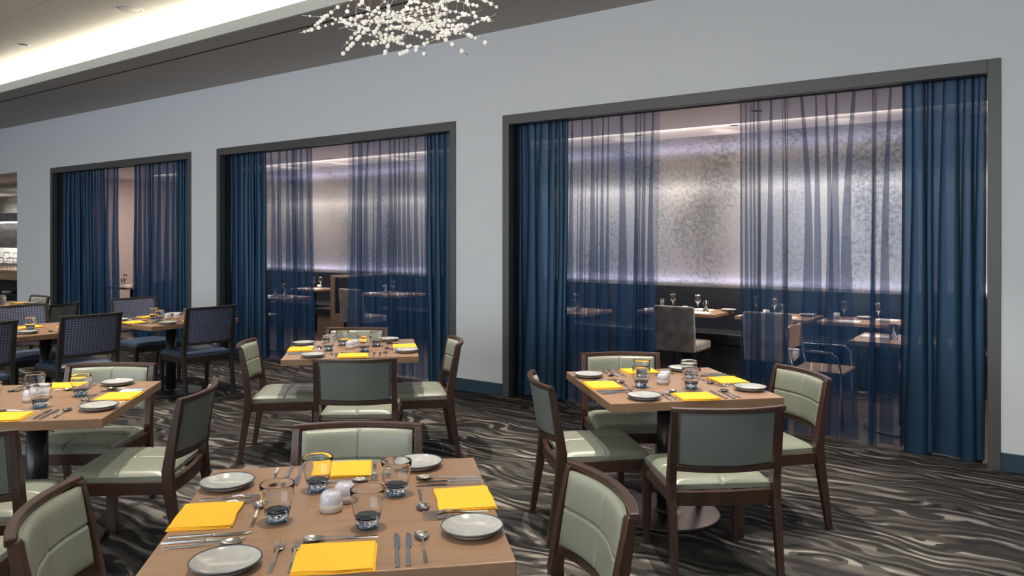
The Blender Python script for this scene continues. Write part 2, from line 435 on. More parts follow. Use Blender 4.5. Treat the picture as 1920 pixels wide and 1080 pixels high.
spec = [
 (0, 'drape', 103, 172, 98, 176, 'solid blue drape at the left end of the farthest curtained opening'),
 (0, 'sheer', 168, 221, 172, 222, 'narrow see-through blue curtain left of the gap in the farthest opening'),
 (0, 'sheer', 253, 340, 252, 340, 'see-through blue curtain right of the gap in the farthest opening'),
 (0, 'drape', 334, 352, 332, 354, 'narrow solid blue drape at the right end of the farthest opening'),
 (1, 'drape', 424, 499, 417, 503, 'solid blue drape at the left end of the middle curtained opening'),
 (1, 'sheer', 496, 584, 499, 590, 'see-through blue curtain left of the gap in the middle opening'),
 (1, 'sheer', 653, 806, 650, 812, 'see-through blue curtain right of the gap in the middle opening'),
 (1, 'drape', 800, 845, 806, 848, 'solid blue drape at the right end of the middle curtained opening'),
 (2, 'drape', 970, 1066, 953, 1062, 'solid blue drape at the left end of the nearest curtained opening'),
 (2, 'sheer', 1062, 1237, 1058, 1230, 'see-through blue curtain left of the gap in the nearest opening'),
 (2, 'sheer', 1387, 1697, 1390, 1690, 'wide see-through blue curtain right of the gap in the nearest opening'),
 (2, 'drape', 1692, 1850, 1688, 1846, 'heavy solid blue drape at the right end of the nearest curtained opening'),
]
for i, (op, kind, a, b, c, d, lab) in enumerate(spec):
    y = CY+(.0 if kind == 'sheer' else -.035)
    xa, xb, xc, xd = wx(a, y), wx(b, y), wx(c, y), wx(d, y)
    lo, hi = OPEN[op][0]+.058, OPEN[op][1]-.058
    xa, xc = max(xa, lo), max(xc, lo); xb, xd = min(xb, hi), min(xd, hi)
    wdt = xb-xa
    per = .105 if kind == 'drape' else .105
    curtain('solid_drape' if kind == 'drape' else 'sheer_curtain', xa, xb, xc, xd, y, OT-.085, .012, max(3, round(wdt/per)), .05 if kind == 'drape' else .042,
            M['sheer_dense' if (kind == 'sheer' and op == 0) else kind], 100+i, lab, 'blue curtains in the three openings',
            over=1.7 if kind == 'drape' else 1.45, cluster={5: 'R', 6: 'L', 9: 'R', 10: 'L'}.get(i))
for i, (a, b) in enumerate(OPEN):
    o = B().box(a+.06, b-.06, CY-.02, CY+.02, OT-.085, OT-.06).build('curtain_track', M['dark_reveal'])
    tag(o, 'dark ceiling track carrying the blue curtains of the ' + ['farthest', 'middle', 'nearest'][i] + ' opening', 'curtain track')

# ------------------------------------------------------------------ dining furniture
def cushion(w0, w1, d, h, z, y0, nx=28, ny=28, seam_x=(0,), seam_y=(0,), groove=.006):
    """puffed pad: w0 back width, w1 front width, sitting at height z, back edge at y0"""
    b = B()
    def edge(u): return 1-abs(2*u-1)**9
    def top(u, v):
        if seam_x: u = .5+.5*math.copysign(abs(2*u-1)**1.7, u-.5)
        if seam_y: v = .5+.5*math.copysign(abs(2*v-1)**1.7, v-.5)
        wd = w0+(w1-w0)*v; x = (u-.5)*wd; y = y0+v*d
        zz = z+h*.45+h*.55*(edge(u)*edge(v))**.6
        for sx in seam_x: zz -= groove*math.exp(-((u-.5-sx)*wd/.006)**2)
        for sy in seam_y: zz -= groove*math.exp(-((v-.5-sy)*d/.006)**2)
        zz += .004*math.sin(PI*u)*math.sin(PI*v)
        return (x, y, zz)
    b.grid(top, nx*2, ny*2)
    # sides and underside
    def side(pa, pb): pass
    n = 20; ring = []
    for i in range(n): ring.append((i/n, 0))
    for i in range(n): ring.append((1, i/n))
    for i in range(n): ring.append((1-i/n, 1))
    for i in range(n): ring.append((0, 1-i/n))
    vs = []
    for (u, v) in ring:
        t = top(u, v); vs.append(t)
    for (u, v) in ring:
        t = top(u, v); vs.append((t[0], t[1], z))
    m = len(ring); fs = [(i, (i+1) % m, (i+1) % m+m, i+m) for i in range(m)]; fs.append(tuple(range(m, 2*m)))
    b.add(vs, fs)
    return b
def backc(t, w, y, bow):
    u = 2*t-1
    return (u*w/2, y-bow*(1-u*u))
def back_panel(w, yb, zb, yt, zt, th, bow, seams=True, n=32):
    """curved upholstered back, front face (+y) tufted with a cross seam, rear plain; leans from (yb, zb) to (yt, zt)"""
    b = B()
    def edge(u): return (1-abs(2*u-1)**10)
    def cen(u, v):
        x, dy = backc(u, w, 0, bow)
        return x, yb+(yt-yb)*v+dy, zb+(zt-zb)*v
    def front(u, v):
        u = .5+.5*math.copysign(abs(2*u-1)**1.7, u-.5)
        v = (.52*(1-(1-v/.52)**1.7)) if v < .52 else (.52+.48*((v-.52)/.48)**1.7)
        x, y, z = cen(u, v); p = th*.35+th*.65*(edge(u)*edge(v))**.6
        if seams:
            p -= .005*math.exp(-((u-.5)*w/.005)**2)+.006*math.exp(-((v-.52)*(zt-zb)/.005)**2)
        return (x, y+p, z)
    def rear(u, v):
        x, y, z = cen(u, v); return (x, y-th*.35*(edge(u)*edge(v))**.5, z)
    b.grid(front, n*2, n*2); b.grid(rear, n, 8, flip=True)
    pts = [(i/n, 0) for i in range(n)]+[(1, i/n) for i in range(n)]+[(1-i/n, 1) for i in range(n)]+[(0, 1-i/n) for i in range(n)]
    def rear_(u, v):
        f = front(u, v); return (f[0], f[1]-th*.5, f[2])
    vs = [front(*p) for p in pts]+[rear_(*p) for p in pts]; m = len(pts)
    b.add(vs, [(i, (i+1) % m, (i+1) % m+m, i+m) for i in range(m)]); return b
def make_chair(woven=False):
    name = 'woven_back_chair' if woven else 'upholstered_chair'
    wm = M['espresso'] if woven else M['walnut']
    H = .905 if woven else .815
    root = empty(name)
    hw = .245
    for s in (-1, 1):
        B().sweep([(s*(hw-.01), .205, 0), (s*(hw-.005), .21, .40)], [(.028, .03), (.04, .042)]).build('leg', wm, root, bevel=.003)
        B().sweep([(s*hw, -.315, 0), (s*hw, -.255, .38), (s*hw, -.25, .47), (s*hw, -.275, .64), (s*(hw), -.305-.02*woven, H-.012)],
                  [(.028, .032), (.036, .05), (.036, .05), (.034, .04), (.03, .028)]).build('leg', wm, root, bevel=.003)
    # seat apron
    a = B().box(-hw+.02, hw-.02, .19, .222, .36, .42)
    for s in (-1, 1):
        a.add([(s*(hw-.028), -.24, .36), (s*(hw+.008), -.24, .36), (s*(hw+.008), .22, .36), (s*(hw-.028), .22, .36),
               (s*(hw-.028), -.24, .42), (s*(hw+.008), -.24, .42), (s*(hw+.008), .22, .42), (s*(hw-.028), .22, .42)],
              [(0,1,2,3),(7,6,5,4),(0,4,5,1),(2,6,7,3),(0,3,7,4),(1,5,6,2)])
    a.rail(lambda t: backc(t, 2*hw-.02, -.245, .02), 12, .014, .355, .42)
    a.build('seat_frame', wm, root, bevel=.002)
    sm = M['navy_leather'] if woven else M['sage']
    cushion(.46, .485, .455, .05, .42, -.235, seam_x=() if woven else (0,), seam_y=() if woven else (0,)).build('seat_cushion', sm, root)
    # rails
    B().rail(lambda t: backc(t, 2*hw+.036, -.307-.02*woven, .042 if woven else .056), 20, .014, H-.022, H).build('top_rail', wm, root, bevel=.004)
    zl = .56 if woven else .545
    B().rail(lambda t: backc(t, 2*hw-.03, -.262, .034 if woven else .048), 16, .012, zl-.028, zl).build('lower_rail', wm, root, bevel=.002)
    if woven:
        yb, yt = -.264, -.322; zt = H-.022; wv = 2*hw-.034
        w_ = B()
        def cpt(u, v, off=0):
            x, dy = backc(u, wv, 0, .034+.006*v); return (x, yb+(yt-yb)*v+dy+off, zl+(zt-zl)*v)
        nxs, nzs = 19, 15
        for i in range(nxs+1):
            u = i/nxs; hwid = .25/nxs
            n = 10
            vs = []; fs = []
            for k in range(n+1):
                v = k/n; p = [cpt(min(1, max(0, u+s*hwid)), v, o_) for s in (-1, 1) for o_ in (-.002, .002)]; vs += [p[0], p[1], p[3], p[2]]
            for k in range(n):
                for q in range(4): a0 = 4*k+q; b0 = 4*k+(q+1) % 4; fs.append((a0, b0, b0+4, a0+4))
            w_.add(vs, fs)
        for j in range(nzs+1):
            v = j/nzs; hv = .25/nzs; n = 20; vs = []; fs = []
            for k in range(n+1):
                u = k/n; p = [cpt(u, min(1, max(0, v+s*hv)), o_) for s in (-1, 1) for o_ in (-.0035, .0035)]; vs += [p[0], p[1], p[3], p[2]]
            for k in range(n):
                for q in range(4): a0 = 4*k+q; b0 = 4*k+(q+1) % 4; fs.append((a0, b0, b0+4, a0+4))
            w_.add(vs, fs)
        w_.build('woven_panel', M['weave'], root)
        B().grid(lambda u, v: cpt(u, v, -.006 if False else 0), 20, 6).build('backing', M['navy_back'], root)  # dark sheet added so the gaps in the weave look dark
    else:
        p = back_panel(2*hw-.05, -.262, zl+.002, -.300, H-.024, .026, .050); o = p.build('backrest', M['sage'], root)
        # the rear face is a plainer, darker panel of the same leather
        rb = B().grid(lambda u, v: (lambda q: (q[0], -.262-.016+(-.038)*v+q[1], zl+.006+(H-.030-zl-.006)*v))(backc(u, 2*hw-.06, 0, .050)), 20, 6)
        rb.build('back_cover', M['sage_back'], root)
    return root
green = Proto(make_chair(False)); woven = Proto(make_chair(True))
GG = 'sage green dining chairs'; GW = 'dark chairs with woven backs'
def gchair(X, Z, dx, dz, label): return green.get(W(X, Z), heading(dx, dz), label, 'chair', GG)
def wchair(X, Z, dx, dz, label): return woven.get(W(X, Z), heading(dx, dz), label, 'chair', GW)
# right table
gchair(.946, 3.73, -.09, .996, 'sage green chair seen from behind at the near side of the right-hand table')
gchair(.465, 4.175, .988, .152, 'sage green chair on the left side of the right-hand table, seat lit')
gchair(1.35, 4.27, -.975, -.22, 'sage green chair facing left at the curtain side of the right-hand table')
gchair(.73, 4.70, .05, -1, 'sage green chair behind the right-hand table, in front of the nearest curtains')
# middle table
gchair(-1.01, 5.10, -.06, 1, 'sage green chair seen from behind at the small table before the middle curtains')
gchair(-1.30, 6.11, .02, -1, 'sage green chair mostly hidden behind the table before the middle curtains')
gchair(-1.62, 5.58, .99, .12, 'sage green chair on the left side of the table before the middle curtains')
gchair(-.74, 5.64, -.98, -.2, 'sage green chair on the right side of the middle table, beside the white pier')
# front table
gchair(-.61, 2.78, .05, -1, 'sage green chair whose low back rises behind the nearest table')
gchair(-1.02, 2.235, .975, .22, 'sage green chair left of the nearest table, its seamed back at the bottom left')
gchair(-.03, 2.257, -.964, -.265, 'sage green chair right of the nearest table, its curved back towards the lower right')
# left table
gchair(-1.893, 3.82, -.997, -.07, 'sage green chair right of the left-hand table, turned away to the left')
gchair(-2.40, 4.27, .05, -1, 'sage green chair behind the left-hand table with its seat in view')
gchair(-2.27, 3.28, -.16, .98, 'sage green chair seen from behind, cut by the left edge at the left-hand table')
gchair(-2.03, 2.60, .99, .1, 'sage green chair of which only a seat corner shows at the lower left edge')
gchair(-6.39, 9.75, -.58, -.81, 'sage green chair far left against the white pier, behind the farthest table')
gchair(-5.53, 8.9, -.99, .1, 'dark-looking chair seen from behind in front of the farthest blue curtain')
# woven chairs
wchair(-3.20, 7.67, -.77, .64, 'woven-back chair with a lit blue seat, right of the square table by the white pier')
wchair(-3.99, 8.34, .80, -.60, 'woven-back chair left of the square table, in front of the farthest opening')
wchair(-3.96, 6.89, -.8, .6, 'woven-back chair in full view from behind, right of the long table')
wchair(-4.46, 6.20, -.8, .6, 'woven-back chair cut by the left edge, nearest at the long table')
wchair(-4.65, 7.39, .81, -.58, 'woven-back chair on the far side of the long table at the left edge')

def make_table(w=.94, d=.94, top=None, name='dining_table', th=.045, h=.74, cols=((0, 0),), metal=True):
    root = empty(name)
    B().box(-w/2, w/2, -d/2, d/2, h-th, h).build('tabletop', top or M['table_wood'], root, bevel=.003)
    for (cx, cy) in cols:
        B().lathe([(0, .03), (.05, .03), (.05, h-th-.02), (.0, h-th-.02)], 32, (cx, cy, 0)).build('column', M['iron'], root)
        B().lathe([(0, 0), (.30, 0), (.305, .003), (.305, .010), (.302, .0135), (.296, .0145), (.10, .017), (.058, .0175), (.0575, .0178), (.056, .034), (0, .034)], 64, (cx, cy, 0)).build('base', M['bronze'], root)
        B().box(cx-.2, cx+.2, cy-.03, cy+.03, h-th-.02, h-th).box(cx-.03, cx+.03, cy-.2, cy+.2, h-th-.02, h-th).build('mounting_plate', M['iron'], root)
    return root
TH = heading(-.166, .986)          # table orientation in the green-chair zone
TW = heading(SN, CS)               # parallel to the curtain wall
TG = 'square dining tables with round bases'
sq = Proto(make_table())
tabs = {}
for key, X, Z, rz, lab in [
    ('nearest', -.53, 2.34, TH, 'nearest square wooden table, laid for four, cut by the bottom edge'),
    ('right-hand', .88, 4.352, TH, 'square wooden table to the right on a round bronze base, laid for four'),
    ('middle', -1.198, 5.74, TH, 'middle square wooden table, standing before the middle curtains, laid for four'),
    ('left-hand', -2.43, 3.89, TH, 'square wooden table at the left edge, its right corner pointing at a chair'),
    ('pier', -3.50, 7.80, TW, 'square pier table by the white pier, between two woven chairs'),
    ('farthest', -6.50, 9.43, TW, 'farthest table at the left edge, before the uncased opening')]:
    sq.get(W(X, Z), rz, lab, 'table', TG); tabs[key] = (W(X, Z), rz)
lt = make_table(.94, 1.5, M['table_wood'], 'long_dining_table', cols=((0, .42), (0, -.42)))
lt.location = W(-4.54, 6.66); lt.rotation_euler = (0, 0, TW); tag(lt, 'long wooden table at the left edge between woven chairs', 'table')
tabs['long'] = (W(-4.54, 6.66), TW)

# ------------------------------------------------------------------ tableware (heights start at 0)
def make_napkin(m=None, name='folded_napkin'):
    r = random.Random(3); b = B()
    def slab(x0, x1, y0, y1, z0, z1, rot=0):
        n = 14
        Mx = Matrix.Rotation(rot, 4, 'Z')
        def top(u, v):
            e = (1-abs(2*u-1)**14)*(1-abs(2*v-1)**14)
            return tuple(Mx @ Vector((x0+u*(x1-x0), y0+v*(y1-y0)+.0015*math.sin(u*9), z0+(z1-z0)*(.75+.25*e)+.0008*math.sin(u*7+v*5))))
        b.grid(top, n, n)
        ring = [(i/n, 0) for i in range(n)]+[(1, i/n) for i in range(n)]+[(1-i/n, 1) for i in range(n)]+[(0, 1-i/n) for i in range(n)]
        vs = [top(*p) for p in ring]+[(lambda t: (t[0], t[1], z0))(top(*p)) for p in ring]; m_ = len(ring)
        b.add(vs, [(i, (i+1) % m_, (i+1) % m_+m_, i+m_) for i in range(m_)]+[tuple(range(m_, 2*m_))])
    slab(-.102, .104, -.090, .086, 0, .0028); slab(-.104, .100, -.086, .088, .0031, .0058, .02); slab(-.100, .098, -.085, .088, .0061, .0098, -.012)
    return b.build(name, m or M['napkin'])
def make_plate():
    root = empty('side_plate')
    B().lathe([(0, .004), (.045, .004), (.065, .010), (.084, .021), (.0865, .0225), (.0865, .0195), (.068, .004), (.048, .0), (0, 0)], 56).build('dish', M['plate'], root)
    B().lathe([(.0855, .0235), (.0885, .0235), (.0895, .021), (.0855, .0165), (.0845, .019), (.0855, .0235)], 56).build('rim', M['plate_rim'], root)
    return root
def strip(b, pts, th):
    """flat bar: pts = (y, half width, z); th thickness"""
    vs = []; fs = []
    for (y, hwid, z) in pts: vs += [(-hwid, y, z), (hwid, y, z), (hwid*.8, y, z+th), (-hwid*.8, y, z+th)]
    n = len(pts)
    for i in range(n-1):
        for k in range(4): a = 4*i+k; c = 4*i+(k+1) % 4; fs.append((a, c, c+4, a+4))
    fs += [(3,2,1,0), tuple(4*(n-1)+k for k in range(4))]
    b.add(vs, fs, False)
def make_fork():
    b = B(); strip(b, [(-.10, .0065, .0), (-.04, .0055, .001), (.0, .0032, .006), (.025, .004, .009), (.040, .0115, .005), (.055, .0125, .003)], .0025)
    for i in range(4):
        x = -.0105+i*.007
        b.sweep([(x, .053, .0035), (x, .053, .006)], [(.001, .001)]*2)
        vs = []; fs = []
        for (y, z, hw_) in [(.053, .003, .0021), (.075, .002, .0019), (.098, .006, .0011)]:
            vs += [(x-hw_, y, z), (x+hw_, y, z), (x+hw_, y, z+.002), (x-hw_, y, z+.002)]
        for k in range(2):
            for q in range(4): a = 4*k+q; c = 4*k+(q+1) % 4; fs.append((a, c, c+4, a+4))
        fs += [(3,2,1,0), (8,9,10,11)]; b.add(vs, fs)
    return b.build('fork', M['steel'])
def make_spoon():
    b = B(); strip(b, [(-.10, .0065, 0), (-.03, .0050, .002), (.02, .0028, .007), (.048, .0032, .007)], .0025)
    def bowl(off):
        def f(u, v):
            r = u; a = 2*PI*v
            w_ = .0205*(1-.18*math.cos(a)); x = r*w_*math.sin(a); y = .073+r*.030*math.cos(a)*-1
            return (x, y, .0085-.0075*(1-r*r)+off)
        return f
    b.grid(bowl(.0), 8, 28); b.grid(bowl(-.0012), 8, 28)
    return b.build('spoon', M['steel'])
def make_knife():
    root = empty('table_knife')
    b = B(); strip(b, [(-.108, .0072, 0), (-.03, .0065, 0), (.005, .0058, .0)], .006); b.build('handle', M['steel'], root, bevel=.001)
    bl = B(); vs = []; prof_ = [(.005, -.006, .004), (.012, -.006, .009), (.05, -.006, .0115), (.085, -.0055, .010), (.102, -.004, .005), (.112, -.003, -.0015)]
    n = len(prof_)
    for (y, x0, x1) in prof_: vs += [(x0, y, .0015), (x1, y, .0015), (x1, y, .0028), (x0, y, .0035)]
    fs = [(3,2,1,0), tuple(4*(n-1)+k for k in range(4))]
    for i in range(n-1):
        for q in range(4): a = 4*i+q; c = 4*i+(q+1) % 4; fs.append((a, c, c+4, a+4))
    bl.add(vs, fs); bl.build('blade', M['knife_steel'], root); return root
def make_tumbler():
    root = empty('faceted_tumbler')
    def fac(a, z): return 1+.022*math.cos(8*a+z*30)*min(1, max(0, (.09-z)/.03))*(1 if z > .01 else .4)+.010*math.sin(5*a+z*90)
    def fin(a, z): return 1+.014*math.cos(8*a+1.0+z*40)
    outer = [(.0305, .012), (.035, .026), (.0405, .048), (.0455, .072), (.049, .094), (.050, .108), (.0496, .1115), (.0488, .1125)]
    inner = [(.0480, .1115), (.0472, .094), (.0435, .07), (.0385, .048), (.033, .030), (.022, .026), (0, .025)]
    b = B(); b.lathe([(0, .012)]+outer+inner, 64, facet=fac); b.build('bowl', M['glass'], root)
    B().lathe([(0, 0), (.0285, 0), (.030, .003), (.0306, .0115), (0, .0115)], 48).build('base', M['glass_base'], root)
    B().lathe([(0, .0255), (.022, .0265), (.0325, .0305), (.0340, .036), (.0325, .0365), (.020, .0315), (0, .030)], 48).build('tinted_floor', M['glass_base'], root)
    return root
def make_shaker():
    root = empty('ceramic_shaker')
    B().lathe([(.034, .025), (.0335, .038), (.030, .052), (.022, .060), (0, .061)], 40).build('glazed_top', M['shaker'], root)
    B().lathe([(0, 0), (.032, 0), (.034, .004), (.0345, .025), (0, .025)], 40).build('stoneware_foot', M['shaker_base'], root)
    h = B()
    for a in range(5):
        h.lathe([(0, .0616), (.0014, .0616), (.0014, .0605)], 8, (.008*math.cos(a*PI*.4), .008*math.sin(a*PI*.4), 0))
    h.build('pour_holes', M['hole'], root)
    return root
pn, pp, pf, ps, pk, pg, ph = (Proto(f()) for f in (make_napkin, make_plate, make_fork, make_spoon, make_knife, make_tumbler, make_shaker))
TZ = .7405
def lay(table, sides, label_t, full=True, glasses=True, shakers=True, jitter=.006):
    (c, rz) = tabs[table]; rr = random.Random(hash(table) % 1 + len(table)*7)
    R_ = Matrix.Rotation(rz, 4, 'Z')
    for ang, side in sides:
        S = Matrix.Rotation(ang, 4, 'Z')
        def put(proto, x, y, rot, lab, cat, grp, dz=0):
            j = Vector((rr.uniform(-jitter, jitter), rr.uniform(-jitter, jitter), 0))
            p = c + R_ @ (S @ Vector((x, y, 0))) + j; p.z = TZ+dz
            return proto.get(p, rz+ang+rot+rr.uniform(-.03, .03), lab, cat, grp)
        where = 'of the %s place on %s' % (side, label_t)
        put(pn, .015, -.385, 0, 'folded yellow napkin ' + where, 'napkin', 'yellow napkins')
        put(pp, -.262, -.385, 0, 'round grey side plate ' + where, 'plate', 'grey side plates')
        if full:
            put(pf, -.142, -.348, 0, 'outer silver fork ' + where, 'fork', 'silver forks')
            put(pf, -.100, -.348, 0, 'silver fork beside the napkin ' + where, 'fork', 'silver forks')
            put(pk, .163, -.348, 0, 'silver knife beside the napkin ' + where, 'knife', 'silver knives')
            put(pk, .200, -.348, 0, 'outer silver knife ' + where, 'knife', 'silver knives')
            put(ps, .240, -.348, 0, 'upright silver spoon right of the knives ' + where, 'spoon', 'silver spoons')
            put(ps, .02, -.250, PI/2, 'crosswise silver dessert spoon above the napkin ' + where, 'spoon', 'silver spoons')
        if glasses: put(pg, .085, -.175, 0, 'faceted tumbler with blue base ' + where, 'glass', 'faceted tumblers')
    if shakers:
        for (x, y, l) in ((-.025, -.02, 'nearer'), (.012, .055, 'farther')):
            p = c + R_ @ Vector((x, y, 0)); p.z = TZ
            ph.get(p, rz, '%s of two lilac-topped ceramic shakers on %s' % (l, label_t), 'shaker', 'ceramic shakers')
four = [(0, 'near'), (PI/2, 'right-hand'), (PI, 'far'), (-PI/2, 'left-hand')]
lay('nearest', four, 'the nearest table')
lay('right-hand', four, 'the right-hand table')
lay('middle', four, 'the middle table')
lay('left-hand', four, 'the left-hand table')
lay('pier', [(0, 'near'), (-PI/2, 'left-hand'), (PI/2, 'right-hand')], 'the pier table')
lay('farthest', [(PI, 'far'), (0, 'near'), (PI/2, 'right-hand')], 'the farthest table')
# long table: two places on the right side, one on the left
c, rz = tabs['long']; R_ = Matrix.Rotation(rz, 4, 'Z')
def on_long(proto, x, y, rot, lab, cat, grp):
    p = c+R_ @ Vector((x, y, 0)); p.z = TZ; proto.get(p, rz+rot, lab, cat, grp)
on_long(pn, -.2, .36, -PI/2, 'folded yellow napkin at the far left place of the long table', 'napkin', 'yellow napkins')
on_long(pn, .10, .60, 0, 'folded yellow napkin near the far end of the long table', 'napkin', 'yellow napkins')
on_long(pg, -.02, .30, 0, 'faceted tumbler standing among the napkins of the long table', 'glass', 'faceted tumblers')
on_long(pp, .27, .16, 0, 'grey side plate at the right edge of the long table', 'plate', 'grey side plates')
on_long(ph, .16, .52, 0, 'left of two ceramic shakers on the long table', 'shaker', 'ceramic shakers')
on_long(ph, .25, .58, 0, 'right of two ceramic shakers on the long table', 'shaker', 'ceramic shakers')
on_long(ps, .36, .34, PI/2, 'silver spoon at the right edge of the long table', 'spoon', 'silver spoons')
on_long(pf, .36, .42, PI/2, 'silver fork at the right edge of the long table', 'fork', 'silver forks')

# ------------------------------------------------------------------ inner room
def banquette(x0, x1, label):
    root = empty('banquette', (0, 0, 0))
    b = B()
    b.box(x0, x1, 9.06, 9.30, .30, .985)
    n = int((x1-x0)/.6)
    b.build('backrest', M['black_leather'], root, bevel=.02)
    B().box(x0, x1, 8.62, 9.06, .32, .46).build('seat', M['black_leather'], root, bevel=.025)
    B().box(x0, x1, 8.70, 9.30, 0, .32).build('plinth', M['dark_reveal'], root)
    tag(root, label, 'bench'); return root
banquette(-8.98, 1.6, 'long black banquette bench under the silver wall, right of the wooden divider')
banquette(-14.5, -9.66, 'black banquette bench under the silver wall, left of the wooden divider')
dv = empty('booth_divider')
B().box(-9.20, -9.12, 8.02, 9.33, 0, .99).build('wooden_panel', M['panel_wood'], dv, bevel=.004)
B().box(-9.12, -9.00, 8.02, 9.33, 0, .40).build('wooden_end', M['panel_wood'], dv)
B().box(-9.12, -9.01, 8.05, 9.33, .40, .97).build('black_pad', M['black_leather'], dv, bevel=.01)
tag(dv, 'low wooden booth divider with black padding behind the middle opening', 'divider')
bs = empty('booth_bench')
B().box(-9.62, -9.20, 8.12, 9.05, 0, .36).build('wooden_base', M['panel_wood'], bs)
B().box(-9.66, -9.20, 8.08, 9.05, .36, .46).build('seat', M['black_leather'], bs, bevel=.02)
B().box(-9.31, -9.205, 8.12, 9.05, .46, .96).build('backrest', M['black_leather'], bs, bevel=.02)
tag(bs, 'short black bench with wooden base against the booth divider', 'bench')
def wall_pt(x, y, h): return Vector((x, y, h))
def inner_table(x0, x1, y0, y1, label):
    t = make_table(x1-x0, y1-y0, M['table_wood'], 'inner_dining_table', th=.035)
    t.location = ((x0+x1)/2, (y0+y1)/2, 0); tag(t, label, 'table', 'tables of the inner room'); return t
inner_table(-3.93, -3.0, 7.98, 8.62, 'banquette table seen in the gap of the nearest curtains, behind the grey chair')
inner_table(-2.78, -2.02, 8.0, 8.62, 'banquette table left of two behind the wide see-through curtain')
inner_table(-1.94, -1.20, 8.0, 8.62, 'banquette table right of two behind the wide see-through curtain')
inner_table(-1.36, -.62, 6.62, 7.28, 'table just behind the wide curtain next to the heavy right-hand drape')
inner_table(-10.3, -9.70, 8.1, 8.62, 'small table in the gap of the middle curtains, left of the booth bench')
inner_table(-8.55, -7.75, 8.0, 8.62, 'banquette table behind the right-hand sheer of the middle opening')
inner_table(-9.35, -8.62, 6.62, 7.2, 'table just behind the left-hand sheer of the middle opening')
inner_table(-13.5, -12.7, 6.65, 7.3, 'table in the gap of the farthest curtains')
inner_table(-4.95, -4.2, 7.2, 7.9, 'table behind the solid left drape edge of the nearest opening')
def make_wine():
    return B().lathe([(0, 0), (.034, 0), (.034, .002), (.006, .005), (.004, .02), (.004, .08), (.01, .088), (.032, .11), (.038, .135), (.036, .165), (.031, .195),
                      (.030, .195), (.035, .165), (.037, .135), (.031, .112), (.008, .091), (0, .090)], 24).build('wine_glass', M['clear_glass'])
def make_water():
    return B().lathe([(0, 0), (.030, 0), (.031, .004), (.034, .13), (.0325, .13), (.0295, .012), (0, .012)], 24).build('water_glass', M['clear_glass'])
def make_tray():
    return make_napkin(M['white_linen'], 'white_napkin')
def make_candle():
    root = empty('tealight_holder'); B().lathe([(0, 0), (.03, 0), (.034, .01), (.034, .055), (.030, .055), (.029, .01), (0, .008)], 20).build('cup', M['porcelain'], root)
    return root
pw, pwt, pt, pc, ppl = Proto(make_wine()), Proto(make_water()), Proto(make_tray()), Proto(make_candle()), None
def inner_set(where, items):
    for (kind, x, y, nm) in items:
        p = Vector((x, y, TZ))
        if kind == 'w': pw.get(p, 0, nm+' wine glass '+where, 'glass', 'wine glasses of the inner room')
        if kind == 't': pwt.get(p, 0, nm+' straight water glass '+where, 'glass', 'water glasses of the inner room')
        if kind == 'n': pt.get(p, PI/2*(hash(nm) % 1), nm+' white folded napkin '+where, 'napkin', 'white napkins of the inner room')
        if kind == 'c': pc.get(p, 0, nm+' white ceramic cup '+where, 'cup', 'white cups of the inner room')
        if kind == 'p': pp.get(p, 0, nm+' grey side plate '+where, 'plate', 'grey side plates')
inner_set('on the table in the gap of the nearest curtains', [('w', -3.61, 8.30, 'left'), ('t', -3.70, 8.22, 'left'), ('w', -3.30, 8.28, 'right'), ('t', -3.19, 8.24, 'right'),
          ('c', -3.43, 8.22, 'small'), ('n', -3.30, 8.45, 'far'), ('n', -3.2, 8.08, 'near'), ('p', -3.06+.04, 8.5, 'right-hand'), ('n', -3.80, 8.2, 'left')])
inner_set('on the left banquette table behind the wide sheer', [('w', -2.68, 8.42, 'left'), ('w', -2.43, 8.25, 'right'), ('t', -2.36, 8.30, 'single'), ('n', -2.64, 8.10, 'left'), ('n', -2.28, 8.12, 'right'), ('c', -2.54, 8.32, 'small'), ('p', -2.14, 8.45, 'right-hand')])
inner_set('on the right banquette table behind the wide sheer', [('w', -1.74, 8.28, 'left'), ('t', -1.86, 8.22, 'single'), ('w', -1.42, 8.28, 'right'), ('n', -1.66, 8.10, 'left'), ('n', -1.36, 8.45, 'right'), ('c', -1.84, 8.40, 'small'), ('p', -1.58, 8.5, 'far')])
inner_set('on the table beside the heavy right drape', [('w', -.98, 6.92, 'tall'), ('t', -1.06, 6.84, 'single'), ('n', -1.22, 6.98, 'left'), ('n', -.84, 6.80, 'right')])
inner_set('on the small table in the gap of the middle curtains', [('w', -9.98, 8.34, 'left'), ('w', -9.92, 8.44, 'right'), ('n', -10.10, 8.22, 'left'), ('n', -9.84, 8.25, 'right'), ('c', -10.02, 8.5, 'small')])
inner_set('on the banquette table behind the right sheer of the middle opening', [('w', -8.14, 8.32, 'left'), ('w', -8.06, 8.25, 'right'), ('t', -8.20, 8.22, 'single'), ('n', -8.38, 8.15, 'left'), ('n', -7.90, 8.2, 'right')])
inner_set('on the table behind the left sheer of the middle opening', [('w', -8.94, 6.95, 'tall'), ('t', -9.05, 6.88, 'left'), ('t', -8.82, 6.86, 'right'), ('n', -9.17, 6.85, 'left'), ('n', -8.76, 7.02, 'right')])
inner_set('on the table in the gap of the farthest curtains', [('w', -13.32, 6.95, 'left'), ('w', -12.95, 7.05, 'right'), ('t', -13.2, 6.85, 'single'), ('n', -13.12, 6.9, 'near'), ('c', -12.85, 6.85, 'small')])
inner_set('on the table behind the left sheer of the nearest opening', [('w', -4.5, 7.6, 'tall'), ('n', -4.62, 7.5, 'left'), ('t', -4.4, 7.45, 'single')])
